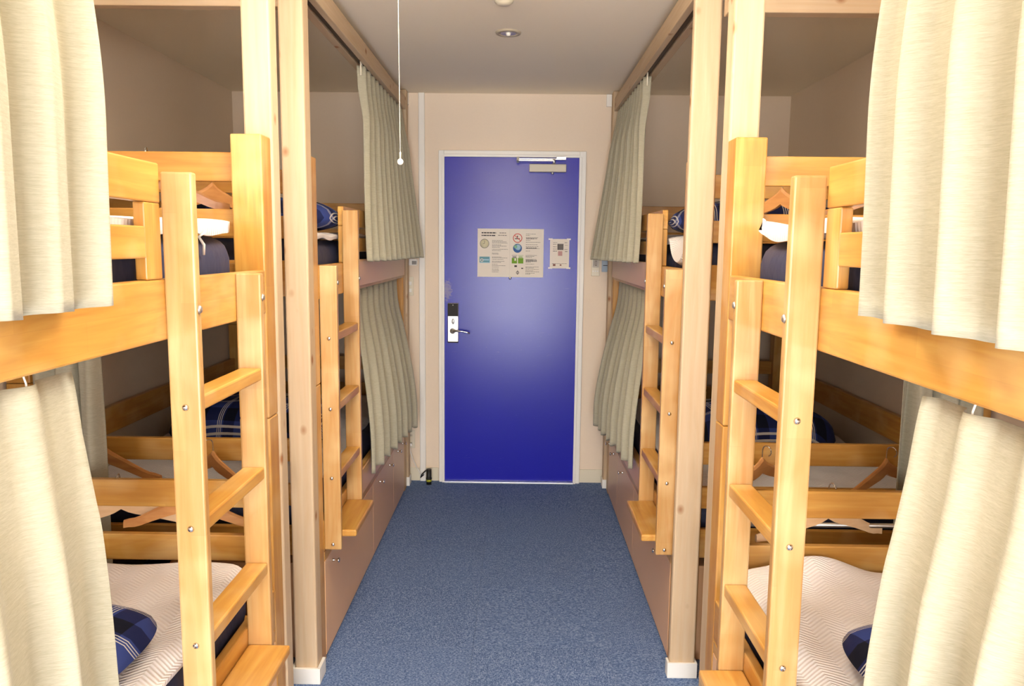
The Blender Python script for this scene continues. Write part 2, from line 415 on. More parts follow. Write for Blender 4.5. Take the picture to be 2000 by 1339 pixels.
# closer
cl = box('door_closer', .055, .274, yd-.05, yd, 1.912, 1.957, plain('closer_paint', srgb(206, 196, 176), .4), dr, .004)
cyl('closer_valve', (.193, yd-.028, 1.913), (.193, yd-.028, 1.900), .009, ALU, cl)
box('closer_arm', -.018, .25, yd-.056, yd-.046, 1.981, 1.989, STEEL, cl, .001)
box('closer_arm', -.014, .2, yd-.082, yd-.072, 1.970, 1.977, STEEL, cl, .001)
cyl('closer_joint', (-.012, yd-.086, 1.964), (-.012, yd-.05, 1.99), .008, ALU, cl)
cyl('closer_spindle', (.2, yd-.06, 1.955), (.2, yd-.06, 1.985), .008, ALU, cl)
box('closer_bracket', .215, .272, yd-.05, yd-.02, 1.982, 2.001, ALU, cl, .002)
lathe('door_viewer', [(0, -.004), (.006, -.004), (.009, 0), (0, 0)], (-.052, yd-.0005, 1.283), CHROME, dr, axis='y')

# ------------------------------------------------------------------ notices on the door
yp = yd-.0015
def rects(name, rs, mat, parent, y):
    bm = bmesh.new()
    for (x0, x1, z0, z1) in rs: boxbm(bm, x0, x1, y-.0003, y, z0, z1)
    bmesh.ops.recalc_face_normals(bm, faces=bm.faces)
    return link(name, tomesh(bm, name), mat, parent, (0, 0, 0))
def disc(name, x, z, rad, mat, parent, y, ring=0.0):
    prof = [(0, -.0003), (rad, -.0003), (rad, 0), (0, 0)] if not ring else [(rad-ring, -.0003), (rad, -.0003), (rad, 0), (rad-ring, 0), (rad-ring, -.0003)]
    return lathe(name, prof, (x, y, z), mat, parent, axis='y', seg=28)
PXL, PXR, PZ0, PZ1 = -.2505, .1485, 1.2885, 1.5785
def px2(u, v):     # fractions of the big notice
    return PXL+(PXR-PXL)*u, PZ1-(PZ1-PZ0)*v
pst = tag(box('notice_poster', PXL, PXR, yp-.001, yp, PZ0, PZ1, PAPER, bev=0), 'large white illustrated notice of two joined pages taped to the blue door', 'notice')
yq = yp-.0012
def words(x0, x1, z, h, rng, word=.012):
    out = []; x = x0
    while x < x1:
        w2 = rng.uniform(.5, 1.4)*word; out.append((x, min(x+w2, x1), z-h, z)); x += w2+.0022
    return out
rg = random.Random(3)
A = []
for (u0, u1, v, h) in ((.06, .28, .075, .007), (.06, .27, .13, .0065)):
    x0, z = px2(u0, v); x1, _ = px2(u1, v); A += words(x0, x1, z, h, rg, .016)
rects('heading_text', A, INKD, pst, yq)['kind'] = 'stuff'
A = []
for (u0, u1, v) in ((.33, .43, .08), (.31, .44, .13)):
    x0, z = px2(u0, v); x1, _ = px2(u1, v); A += words(x0, x1, z, .004, rg)
for v in (.24, .265, .29, .33, .355, .38, .42, .45, .50, .52, .58, .60, .63, .67, .69, .73, .76, .79, .83, .86, .89):
    x0, z = px2(.22, v); x1, _ = px2(.42+rg.uniform(-.12, .04), v); A += words(x0, x1, z, .0026, rg, .008)
for v in (.1, .13, .17, .20, .23, .27, .32, .36, .40, .45, .54, .56, .58, .62, .635, .66, .68, .72, .78, .80, .83, .86, .88, .91, .93):
    x0, z = px2(.73, v); x1, _ = px2(.95-rg.uniform(0, .16), v); A += words(x0, x1, z, .0026, rg, .008)
rects('body_text', A, INK, pst, yq)['kind'] = 'stuff'
A = []
for v in (.19, .385, .64, .66): 
    x0, z = px2(.735, v); x1, _ = px2(.90, v); A += words(x0, x1, z, .004, rg, .01)
rects('bold_text', A, INKD, pst, yq)['kind'] = 'stuff'
cx, cz = px2(.105, .31)
disc('clock_face', cx, cz, .025, PYEL, pst, yq); disc('clock_ring', cx, cz, .028, INK, pst, yq-.0003, .0025)
rects('clock_hands', [(cx-.001, cx+.001, cz, cz+.017), (cx-.010, cx-.001, cz-.001, cz+.001)], INKD, pst, yq-.0004)
x0, z1 = px2(.03, .58); x1, z0 = px2(.19, .71)
rects('key_picture', [(x0, x1, z0, z1)], TEAL, pst, yq)
rects('key_stripe', [(x0+.022, x1-.006, (z0+z1)/2-.004, (z0+z1)/2+.004), (x0, x1, z0, z0+.004), (x1-.004, x1, z0, z1)], PBLUE, pst, yq-.0004)
disc('key_bow', x0+.014, (z0+z1)/2-.002, .010, PAPER, pst, yq-.0004, .0045)
cx, cz = px2(.605, .19)
disc('no_smoking_ring', cx, cz, .028, RED, pst, yq, .0045)
o = rects('no_smoking_bar', [(-.026, .026, -.002, .002)], RED, pst, yq-.0003-(yq)); o.location = Vector((cx, yq-.0003, cz))-wl(pst); o.rotation_euler = (0, math.radians(42), 0)
rects('cigarette', [(cx-.016, cx+.014, cz-.006, cz-.001), (cx-.004, cx+.002, cz+.004, cz+.014)], INKD, pst, yq-.0002)
cx, cz = px2(.605, .40)
disc('globe', cx, cz, .027, BLUEP, pst, yq); disc('globe_light', cx+.003, cz+.006, .017, PBLUE, pst, yq-.0003); disc('globe_land', cx-.012, cz+.009, .010, PGREEN, pst, yq-.0006)
for u in (.52, .615):
    x0, z1 = px2(u, .545); x1, z0 = px2(u+.08, .715)
    rects('green_panel', [(x0, x1, z0, z1-.016)], GREEN, pst, yq); rects('green_panel_head', [(x0+.004, x1-.004, z1-.013, z1-.008), (x0, x1, z1-.002, z1)], INKD if u < .6 else GREEN, pst, yq)
rects('green_notch', [(px2(.56, 0)[0], px2(.585, 0)[0], px2(0, .66)[1], px2(0, .61)[1])], PAPER, pst, yq-.0004)
cx, cz = px2(.58, .77); rects('camera_icon', [(cx-.008, cx+.008, cz-.005, cz+.005)], INKD, pst, yq)
cx, cz = px2(.68, .815); rects('small_icon', [(cx-.006, cx+.006, cz-.003, cz+.003)], INKD, pst, yq)
cx, cz = px2(.61, .905); disc('bell_icon', cx, cz, .009, INKD, pst, yq, .003); rects('bell_handle', [(cx-.0015, cx+.0015, cz-.012, cz+.014)], INKD, pst, yq-.0003)
rects('page_fold', [(px2(.485, 0)[0], px2(.488, 0)[0], PZ0+.002, PZ1-.002)], flat('fold_shadow', 205, 194, 180), pst, yq)
sh = tag(box('notice_sheet', .187, .3035, yp-.001, yp, 1.344, 1.521, PAPER, bev=0), 'small white printed sheet taped to the blue door right of the large notice', 'notice')
rects('plan_block', [(.232, .268, 1.455, 1.492)], INK, sh, yq); rects('plan_grid', [(.234, .266, z, z+.002) for z in (1.46, 1.468, 1.476, 1.484)] + [(.233, .236, 1.455, 1.492), (.265, .268, 1.455, 1.492)], INKD, sh, yq-.0004)
rects('pink_block', [(.236, .262, 1.42, 1.448)], flat('print_pink', 196, 150, 144), sh, yq)
A = words(.205, .225, 1.49, .003, rg)+words(.205, .228, 1.475, .003, rg)+words(.205, .228, 1.462, .003, rg)+words(.205, .23, 1.45, .004, rg)+words(.275, .293, 1.50, .003, rg)+words(.277, .295, 1.485, .002, rg)+words(.275, .292, 1.46, .003, rg)+words(.278, .295, 1.448, .004, rg)+words(.2, .29, 1.374, .002, rg)+words(.205, .23, 1.50, .002, rg)
rects('sheet_text', A, INK, sh, yq)['kind'] = 'stuff'
rects('sheet_icons', [(.206, .222, 1.358, 1.371), (.248, .258, 1.36, 1.369)], flat('print_brown', 140, 96, 84), sh, yq)['kind'] = 'stuff'
for (x, z) in ((.19, 1.519), (.3, 1.519), (.19, 1.346), (.3, 1.346)):
    box('tape', x-.012, x+.012, yp-.0018, yp-.0011, z-.004, z+.005, flat('tape_%d%d' % (x*100, z*10), 238, 232, 224), sh, 0)

# ------------------------------------------------------------------ things on the far wall
sw = tag(box('light_switch', -.692, -.643, D-.009, D, 1.168, 1.283, CREAM, bev=.003), 'cream double wall switch left of the blue door', 'switch')
for z in (1.2, 1.243): box('switch_rocker', -.675, -.654, D-.013, D-.008, z-.011, z+.011, WHITE, sw, .003)
sk = tag(box('wall_socket', -.692, -.640, D-.009, D, .210, .325, CREAM, bev=.003), 'cream wall socket low beside the white strip', 'socket')
for z in (.238, .292):
    for x in (-.668, -.659): box('socket_slot', x-.001, x+.001, D-.0098, D-.0088, z-.006, z+.006, BLACK, sk, 0)
pg = tag(box('power_plug', -.676, -.654, D-.036, D-.0095, .228, .248, WHITE, bev=.004), 'white plug and cord hanging from the low wall socket', 'plug')
tube('plug_cord', [(-.668, D-.036, .236), (-.664, D-.045, .20), (-.65, D-.035, .15), (-.63, D-.03, .10), (-.605, D-.035, .06), (-.58, D-.04, .05)], .0028, WHITE, pg)
tube('cord_lead', [(-.58, D-.04, .05), (-.60, D-.045, .032), (-.592, D-.05, .052), (-.57, D-.05, .075), (-.55, D-.06, .085)], .004, BLACK, pg)
tc = tag(cyl('torch', (-.543, D-.085, .002), (-.543, D-.085, .098), .016, BLACK), 'black emergency torch standing on the carpet by the wall left of the door', 'torch')
cyl('torch_band', (-.543, D-.085, .020), (-.543, D-.085, .034), .0168, YEL, tc); cyl('torch_cap', (-.543, D-.085, .034), (-.543, D-.085, .044), .018, BLACK, tc)
nt = tag(box('door_chime', -.672, -.618, D-.02, D, 1.352, 1.392, WHITE, bev=.003), 'small white box on the wall above the cream double switch', 'wall box')
box('chime_window', -.650, -.622, D-.0215, D-.0195, 1.358, 1.380, flat('chime_grey', 150, 146, 140), nt, .001)
th = tag(box('thermostat', .442, .492, D-.014, D, 1.30, 1.412, CREAM, bev=.003), 'white wall controller right of the blue door', 'thermostat')
box('thermostat_screen', .448, .486, D-.0155, D-.0135, 1.352, 1.402, flat('lcd', 196, 188, 176), th, .001)
rects('screen_digits', [(.455, .458, 1.362, 1.392), (.463, .473, 1.362, 1.366), (.463, .466, 1.362, 1.392), (.471, .474, 1.362, 1.392), (.463, .473, 1.388, 1.392)], INK, th, D-.0156)
for x in (.452, .466, .480): box('thermostat_button', x-.004, x+.004, D-.0155, D-.0135, 1.325, 1.333, WHITE, th, .001)
k2 = tag(box('key_switch', .505, .55, D-.012, D, 1.325, 1.40, flat('pale_blue_plastic', 170, 184, 196), bev=.003), 'pale blue card switch on the wall beside the bed corner right of the door', 'switch')
box('key_slot', .512, .542, D-.0135, D-.0115, 1.362, 1.366, BLACK, k2, 0)
tag(box('wall_bracket', -.735, -.665, D-.02, D, 2.30, 2.369, WHITE, bev=.002), 'white square plate at the top of the far wall under the left beam', 'wall plate')
tag(box('wall_bracket', .508, .56, D-.02, D, 2.30, 2.369, WHITE, bev=.002), 'white square plate at the top of the far wall under the right beam', 'wall plate')

# ceiling lights
dl = thing('downlight', 'round recessed ceiling spotlight in front of the blue door', 'ceiling light', (-.056, 3.348, H))
lathe('trim_ring', [(.055, .0), (.053, -.006), (.038, -.007), (.034, .0)], (-.056, 3.348, H), flat('ring_beige', 190, 176, 152), dl)
lathe('reflector', [(.034, -.002), (.026, .0), (.006, -.0015), (0, -.0015)], (-.056, 3.348, H-.003), STEEL, dl)
lathe('bulb', [(0, -.013), (.008, -.011), (.011, -.003), (.011, 0)], (-.056, 3.348, H-.003), WHITE, dl)
sd = tag(lathe('ceiling_sensor', [(0, -.018), (.022, -.016), (.034, -.006), (.035, 0)], (-.066, 2.93, H), CREAM), 'small round ceiling sensor cut by the top edge, nearer than the spotlight', 'sensor')
LX, LY = -.10, 1.60
cl_ = thing('added_lamp', 'added round drum lamp hung out of view from the ceiling above the aisle', 'ceiling light', (LX, LY, H))  # unseen lamp, added for the light it gives
lathe('added_lamp_housing', [(0, 0), (.12, 0), (.12, -.04), (0, -.04)], (LX, LY, H), WHITE, cl_, seg=32)
em = NT('added_lamp_glow'); em.col((.8, .8, .8, 1)); em.b.inputs['Emission Color'].default_value = (1, .93, .80, 1); em.b.inputs['Emission Strength'].default_value = ADDED_LAMP_POWER/(math.pi*(math.pi*.25**2*2+2*math.pi*.25*.10))
cyl('added_lamp_stem', (LX, LY, H-.04), (LX, LY, H-.171), .012, WHITE, cl_)
lathe('added_lamp_diffuser', [(0, -.171), (.24, -.171), (.25, -.18), (.25, -.265), (.24, -.275), (0, -.278)], (LX, LY, H), em.m, cl_, seg=40)
CX_, CY_ = -.2445, 1.58
pc = thing('pull_cord', 'thin white pull cord with a small ball hanging in front of the left far curtain', 'cord', (CX_, CY_, 1.63))
tube('cord', [(CX_-.004, CY_, 2.095), (CX_-.002, CY_, 2.0), (CX_, CY_, 1.66), (CX_, CY_, 1.648)], .0007, CREAM, pc, seg=6)
cyl('cord_weight', (CX_, CY_, 1.660), (CX_, CY_, 1.6465), .0017, CREAM, pc, seg=8)
lathe('ball', [(.0062*math.sin(math.pi*q/10), -.0062*math.cos(math.pi*q/10)) for q in range(11)], (CX_, CY_, 1.6405), WHITE, pc)

# ------------------------------------------------------------------ bunk beds
def bunk(side, yn, yf, name_label, ladder, far):
    """side -1 left, +1 right. yn..yf extent. ladder = dict of y positions"""
    c = CL if side < 0 else CR              # front plane
    wx = WXL+.015 if side < 0 else WXR-.015  # wall plane
    def X(d): return c+side*d               # d = distance from the front plane towards the wall
    W = abs(wx-c)
    root = thing('bunk_bed', name_label, 'bunk bed', ((c+wx)/2, (yn+yf)/2, 0), None)
    py = .075
    PF = [(yn, yn+py), (yf-py, yf)]
    for (y0, y1) in PF:                      # posts, two stacked halves
        for d0 in (0, W-.08):
            box('post', X(d0), X(d0+.082), y0, y1, 0.0, 1.0, 'gold', root, .004)
            box('post', X(d0), X(d0+.082), y0, y1, 1.0012, 1.755, 'gold', root, .004)
    t = .022
    # end boards
    for (y0, y1), inner in zip(PF, (1, -1)):
        ym = (y0+y1)/2
        for (z0, z1) in ((1.635, 1.711), (1.490, 1.563), (.738, .815), (.582, .658)):
            box('end_board', X(.082), X(W-.08), ym-t/2, ym+t/2, z0, z1, 'gold', root)
        for (z0, z1) in ((1.300, 1.418), (.405, .508)):
            box('end_rail', X(.082), X(W-.08), ym-t/2, ym+t/2, z0, z1, 'gold', root)
    ya, yb = yn+py, yf-py
    # side rails; front
    for (z0, z1) in ((1.287, 1.403), (.398, .512)):
        r_ = box('side_rail', X(0), X(.024), ya, yb, z0, z1, 'gold', root, .004)
        box('slat_ledge', X(.024), X(.05), ya, yb, z0+.01, z0+.04, 'gold', root, .002)
        box('wall_rail', X(W-.03), X(W-.006), ya, yb, z0, z1, 'gold', root, .003)
    box('wall_guard', X(W-.03), X(W-.006), ya, yb, 1.575, 1.665, 'gold', root, .003)
    box('wall_guard', X(W-.03), X(W-.006), ya, yb, .69, .80, 'gold', root, .003)
    # slats under both mattresses
    for zb in (1.327, .438):
        n = 13
        for q in range(n):
            yy = lerp(ya+.03, yb-.10, q/(n-1))
            box('slat', X(.026), X(W-.032), yy, yy+.07, zb, zb+.012, 'gold', root, .001)
    # ladder
    yt, ys = ladder['tall'], ladder['short']
    th_ = .023
    sgn = 1 if yt < ys else -1               # direction from tall to short
    up = box('ladder_upright', X(0), X(-.06), yt, yt+th_, .405, 1.603, 'birch', root, .004)
    us = box('ladder_upright', X(0), X(-.06), ys, ys+th_, .405, 1.402, 'birch', root, .004)
    lo, hi = min(yt, ys)+th_, max(yt, ys)
    for z in (1.175, .93, .685):
        box('rung', X(-.004), X(-.056), lo, hi, z-.03, z, 'gold', root, .004)
    box('step', X(-.002), X(-.108), lo-.0, hi, .445, .47, 'gold', root, .008)
    for u_, y0 in ((up, yt), (us, ys)):      # screw heads on the camera-facing side and beyond
        for z in (1.160, .915, .670, .430):
            for yy, s2 in ((y0, -1), (y0+th_, 1)):
                if (s2 < 0) != (u_ is (up if yt < ys else us)): continue
                lathe('screw', [(0, .004*s2), (.005, .003*s2), (.007, 0), (0, 0)], (X(-.03), yy, z-.005), CHROME, u_, axis='y', seg=12)
        lathe('bolt', [(0, -side*.005), (.006, -side*.004), (.009, 0), (0, 0)], (X(-.0602), y0+th_/2, 1.345), STEEL, u_, axis='x', seg=12)
    # guard from the tall upright to the far end
    if yt < ys: g0, g1 = ya, yt-.001
    else: g0, g1 = yt+th_+.001, yb
    box('guard_board', X(0), X(.022), g0, g1, 1.545, 1.618, 'gold', root, .003)
    e = g1-.062 if yt < ys else g0+.062      # post of the guard sits just off the ladder
    gp = (e, e+.060) if yt < ys else (e-.060, e)
    box('guard_post', X(.0), X(.022), gp[0], gp[1], 1.4035, 1.5445, 'gold', root, .003)
    box('guard_board', X(.0), X(.022), (g0 if yt < ys else gp[1]), (gp[0] if yt < ys else g1), 1.443, 1.501, 'gold', root, .003)
    if far:                                   # brown laminate boards over the rails beyond the ladder
        box('rail_panel', X(-.008), X(-.0005), yt+th_+.01, yb, 1.303, 1.412, LAMI, root, .001, label='brown laminate board over the side rail')
        box('rail_panel', X(-.008), X(-.0005), yt+th_+.12, yb, .402, .508, LAMI, root, .001, label='brown laminate board over the side rail')
    return root, X, W

FARL = bunk(-1, 2.475, 4.50, 'left far wooden bunk bed beside the blue door, behind the pale post', dict(tall=2.905, short=2.553), True)
FARR = bunk(+1, 2.50, 4.50, 'right far wooden bunk bed beside the blue door, behind the pale post', dict(tall=2.935, short=2.545), True)
NEAL = bunk(-1, -.02, 2.088, 'left near wooden bunk bed with ladder and half drawn curtains', dict(tall=1.436, short=1.797), False)
NEAR = bunk(+1, -.02, 2.065, 'right near wooden bunk bed with ladder and half drawn curtains', dict(tall=1.385, short=1.712), False)

# metal clothes bar on the right near bed's end
tag(cyl('clothes_bar', (CR+.083, 2.13, .678), (WXR-.1, 2.13, .678), .007, STEEL), 'thin metal clothes bar across the foot of the lower right near bed', 'rail')

# storage cupboards under the beds
def storage(side, yn, yf, doors, knobs, label):
    c = CL if side < 0 else CR
    X = lambda d: c+side*d
    root = thing('storage_cupboard', label, 'cupboard', (X(.25), (yn+yf)/2, 0))
    box('carcass', X(.02), X(.55), yn, yf, .0, .355, LAMI, root, .002)
    box('top_trim', X(0.0), X(.02), yn, yf, .363, .396, 'gold', root, .002)
    ds = []
    for (a, b) in doors:
        ds.append(box('door_panel', X(.0), X(.0185), a+.0015, b-.0015, .012, .361, LAMI, root, .002))
    for kx in knobs:
        dd = [q for q, (a, b) in zip(ds, doors) if a <= kx <= b][0]
        s2 = -side
        lathe('knob', [(0, .027*s2), (.008, .026*s2), (.009, .022*s2), (.0045, .018*s2), (.004, .004*s2), (.006, 0), (0, 0)], (X(0), kx, .322), CHROME, dd, axis='x', seg=14)
    return root
storage(-1, 2.552, 4.42, [(2.552, 3.44), (3.44, 4.02), (4.02, 4.42)], [2.66, 3.25, 3.6, 3.885, 4.157, 4.33], 'brown storage cupboard under the left far bunk')
storage(+1, 2.577, 4.42, [(2.577, 3.44), (3.44, 4.02), (4.02, 4.42)], [2.79, 3.30, 3.80, 4.16, 4.38], 'brown storage cupboard under the right far bunk')
storage(-1, .06, 2.01, [(.06, .71), (.71, 1.36), (1.36, 2.01)], [.2, .9, 1.55], 'brown storage cupboard under the left near bunk')
storage(+1, .06, 1.985, [(.06, .71), (.71, 1.36), (1.36, 1.985)], [.2, .9, 1.55], 'brown storage cupboard under the right near bunk')

# ------------------------------------------------------------------ pale timber posts and beams
def tpost(x0, x1, y0, y1, label, base=True, z1=H-.002, bo=.012):
    p = tag(box('timber_post', x0, x1, y0, y1, 0.001, z1, 'pine', None, .006), label, 'post')
    if base:
        # white skirting wrapped round the foot
        bm = bmesh.new()
        for a in ((x0-bo, x1+bo, y0-bo, y0-.0005), (x0-bo, x0-.0005, y0, y1), (x1+.0005, x1+bo, y0, y1)):
            boxbm(bm, a[0], a[1], a[2], a[3], .001, .056, .001)
        link('foot_cover', tomesh(bm, 'foot_cover'), WHITE, p, (0, 0, 0), label='white skirting around the foot')
    return p
tpost(-.740, -.664, 2.395, 2.462, 'pale pine post in front of the left far bunk, white foot', bo=.011)
tpost(.536, .622, 2.462, 2.492, 'pale pine post in front of the right far bunk, white foot', bo=.008)
tpost(-.748, -.671, 2.098, 2.160, 'pale pine post behind the head-high bed post of the left near bunk')
tpost(.556, .636, 2.075, 2.145, 'pale pine post behind the head-high bed post of the right near bunk')
tpost(-.74, -.664, 4.53, 4.60, 'slim pale post in the far left corner beside the light switch', bo=.006)
tpost(.535, .61, 4.53, 4.60, 'slim pale post in the far right corner beside the wall controller', bo=.006)
def beam(side, y0, y1, label):
    c = -.666 if side < 0 else .542
    X = lambda d: c+side*d
    b = thing('curtain_beam', label, 'beam', (X(.04), (y0+y1)/2, 2.3))
    box('fascia_board', X(0), X(.026), y0, y1, 2.254, 2.326, 'pine', b, .003)
    box('back_board', X(.056), X(.088), y0, y1, 2.262, 2.326, 'pine', b, .003)
    box('curtain_track', X(.030), X(.052), y0, y1, 2.266, 2.284, TRACK, b, .003, label='dark curtain track between the boards')
for s_, nm in ((-1, 'left'), (1, 'right')):
    beam(s_, 2.50, 4.525, f'pale wooden curtain beam along the ceiling over the {nm} far bunk')
    beam(s_, .0, 2.07, f'pale wooden curtain beam along the ceiling over the {nm} near bunk')
tag(box('cross_beam', WXL+.002, -.7405, 2.415, 2.455, 2.190, 2.31, 'pine', None, .003), 'pale cross beam running from the left wall to the posts', 'beam')
tag(box('cross_beam', .623, WXR-.002, 2.40, 2.45, 2.180, 2.31, 'pine', None, .003), 'pale cross beam running from the right wall to the posts', 'beam')

# ------------------------------------------------------------------ mattresses, pads, pillows
def mattress(x0, x1, y0, y1, z0, z1, label):
    r_ = .055
    cx_, cy_ = (x0+x1)/2, (y0+y1)/2; hx, hy, hz = (x1-x0)/2, (y1-y0)/2, (z1-z0)/2
    bm = bmesh.new(); boxbm(bm, -hx, hx, -hy, hy, -hz, hz)
    bmesh.ops.bevel(bm, geom=list(bm.edges), offset=min(r_, hz*.8), segments=5, affect='EDGES', profile=.5)
    bmesh.ops.recalc_face_normals(bm, faces=bm.faces)
    o_ = link('mattress', tomesh(bm, 'mattress'), NAVY, None, (cx_, cy_, (z0+z1)/2), smooth=True)
    return tag(o_, label, 'mattress')
def pad(x0, x1, y0, y1, z, label, front, lift=0.0, seed=0, droop=0.0, flop=None, wave=0.006, edge=.012, endbump=0.0, thick=.014, tie=None):
    """quilted pad; front = side (-1 left bunk, +1 right bunk); x0 is the aisle edge"""
    rg_ = random.Random(seed); ph = [rg_.uniform(0, 6) for _ in range(6)]
    def fn(u, v):
        # rounded corners at far end, aisle side
        x = lerp(x0, x1, u); y = lerp(y0, y1, v)
        cr_ = .09
        du = abs(x-x0); dv = abs(y1-y)
        if du < cr_ and dv < cr_:
            y -= (1-math.sqrt(max(0, 1-((cr_-du)/cr_)**2)))*cr_*(1-dv/cr_)
        zz = z+.004+wave*math.sin(9*x+ph[0]+3*y)+wave*.7*math.sin(14*y+ph[1]+2*x)+.004*math.sin(31*y+ph[2])*math.sin(23*x+ph[3])
        e1 = max(0, 1-du/.06); zz -= edge*e1*e1
        e2 = max(0, 1-dv/.05); zz += endbump*(1+math.sin(17*x+ph[4]))*sm(1-dv/.16)*.5
        zz += wave*.9*math.sin(19*y+ph[5])*e1
        if flop:
            fy0, fy1, amt = flop
            if fy0 < y < fy1:
                k_ = math.sin(math.pi*(y-fy0)/(fy1-fy0)); zz -= amt*k_*max(0, 1-du/.10)**1.5
        return (x, y, max(zz, z-.2))
    o_ = gridmesh('mattress_pad', 60, 120, fn, QUILT, None, ((x0+x1)/2, (y0+y1)/2, z), thick=thick)
    m_ = o_.modifiers.new('b', 'BEVEL'); m_.width = .004; m_.segments = 2; m_.limit_method = 'ANGLE'
    if tie:
        tx, ty_, tz = tie
        tube('tie_strap', [(tx, ty_, tz), (tx-front*-.012, ty_-.01, tz-.012), (tx-front*-.008, ty_+.006, tz-.03), (tx-front*-.012, ty_+.012, tz-.052)], .0035, WHITE, o_, seg=6, loc=(tx, ty_, tz))
    return tag(o_, label, 'mattress pad')
def pillow(cx_, cy_, z0, lx, ly, hh, label, rz=0.0, tilt=0.0):
    bm = bmesh.new(); N = 28
    rg_ = random.Random(int(cx_*100+cy_*1000))
    ph = [rg_.uniform(0, 6) for _ in range(4)]
    vt = {}
    for sgn in (1, -1):
        for i in range(N+1):
            for j in range(N+1):
                a, b = -1+2*i/N, -1+2*j/N
                edge = i in (0, N) or j in (0, N)
                if sgn < 0 and edge: vt[(sgn, i, j)] = vt[(1, i, j)]; continue
                t_ = max(0, (1-a**4)*(1-b**4))**.55
                pin = 1-.15*(a*a*b*b)**1.2
                x = a*lx/2*(1-.07*(1-b*b)*0+0)*pin; y = b*ly/2*pin
                h_ = hh/2*t_*(1+.10*math.sin(3*a+ph[0])*math.sin(2.5*b+ph[1])+.05*math.sin(7*a+ph[2]+4*b))
                vt[(sgn, i, j)] = bm.verts.new((x, y, sgn*h_*(1.15 if sgn > 0 else .75)))
    for sgn in (1, -1):
        for i in range(N):
            for j in range(N):
                q = [vt[(sgn, i, j)], vt[(sgn, i+1, j)], vt[(sgn, i+1, j+1)], vt[(sgn, i, j+1)]]
                try: bm.faces.new(q if sgn > 0 else q[::-1])
                except ValueError: pass
    bmesh.ops.recalc_face_normals(bm, faces=bm.faces)
    o_ = link('pillow', tomesh(bm, 'pillow'), PLAID, None, (cx_, cy_, z0+.006+hh*.375), smooth=True)
    o_.rotation_euler = (tilt, 0, rz)
    return tag(o_, label, 'pillow')

for s_, nm in ((-1, 'left'), (1, 'right')):
    c = CL if s_ < 0 else CR; wxx = WXL+.06 if s_ < 0 else WXR-.06
    X = lambda d: c+s_*d
    for (y0, y1, dist) in ((.07, 1.93, 'near'), (2.60, 4.40, 'far')):
        for (z0, z1, lev) in ((1.340, 1.490, 'upper'), (.452, .578, 'lower')):
            mattress(X(.045 if lev == 'upper' else .036), wxx, y0, y1, z0, z1, f'navy blue mattress on the {lev} {nm} {dist} bed')
# pads: x0 aisle edge, x1 wall edge
pad(CL-.035, -1.58, .1, 1.945, 1.508, 'white quilted pad on the upper left near bed', -1, seed=1, wave=.004, edge=.004, endbump=.01, thick=.026, tie=(CL-.025, 1.70, 1.498))
pad(CR+.035, 1.46, .1, 1.945, 1.510, 'white quilted pad on the upper right near bed', 1, seed=2, wave=.004, edge=.006, endbump=.02, thick=.028)
pad(CL-.03, -1.60, .1, 1.955, .597, 'white quilted pad on the lower left near bed', -1, seed=3, wave=.003, endbump=.01)
pad(CR+.028, 1.50, .1, 1.975, .600, 'white quilted pad on the lower right near bed', 1, seed=4, wave=.005, endbump=.035)
pad(CL-.030, -1.60, 2.62, 4.36, 1.506, 'white quilted pad on the upper left far bed', -1, seed=5, wave=.003, edge=.01)
pad(CR+.030, 1.50, 2.62, 4.36, 1.506, 'white quilted pad on the upper right far bed, corner drooping', 1, seed=6, wave=.003, flop=(2.62, 2.95, .085), thick=.022, tie=(CR+.025, 2.70, 1.44))
pad(CL-.075, -1.60, 2.64, 4.36, .592, 'white quilted pad on the lower left far bed', -1, seed=7, wave=.003)
pad(CR+.075, 1.50, 2.64, 4.36, .592, 'white quilted pad on the lower right far bed', 1, seed=8, wave=.003)
pillow(-1.20, 1.70, 1.525, .48, .34, .10, 'blue plaid pillow on the upper left near bed', .1)
pillow(-1.045, 1.41, .606, .58, .40, .10, 'blue plaid pillow on the lower left near bed, peeping past the curtain', -.06)
pillow(.965, 1.385, .610, .58, .40, .10, 'dark plaid pillow on the lower right near bed, peeping past the curtain', .08)
pillow(-1.02, 2.98, 1.515, .64, .44, .13, 'dark plaid pillow on the upper left far bed', .05)
pillow(.90, 2.96, 1.515, .64, .44, .13, 'dark plaid pillow on the upper right far bed', -.05)
pillow(-1.13, 3.22, .600, .68, .46, .22, 'dark plaid pillow on the lower left far bed', -.10)
pillow(1.00, 3.22, .600, .68, .46, .22, 'dark plaid pillow on the lower right far bed', .10)

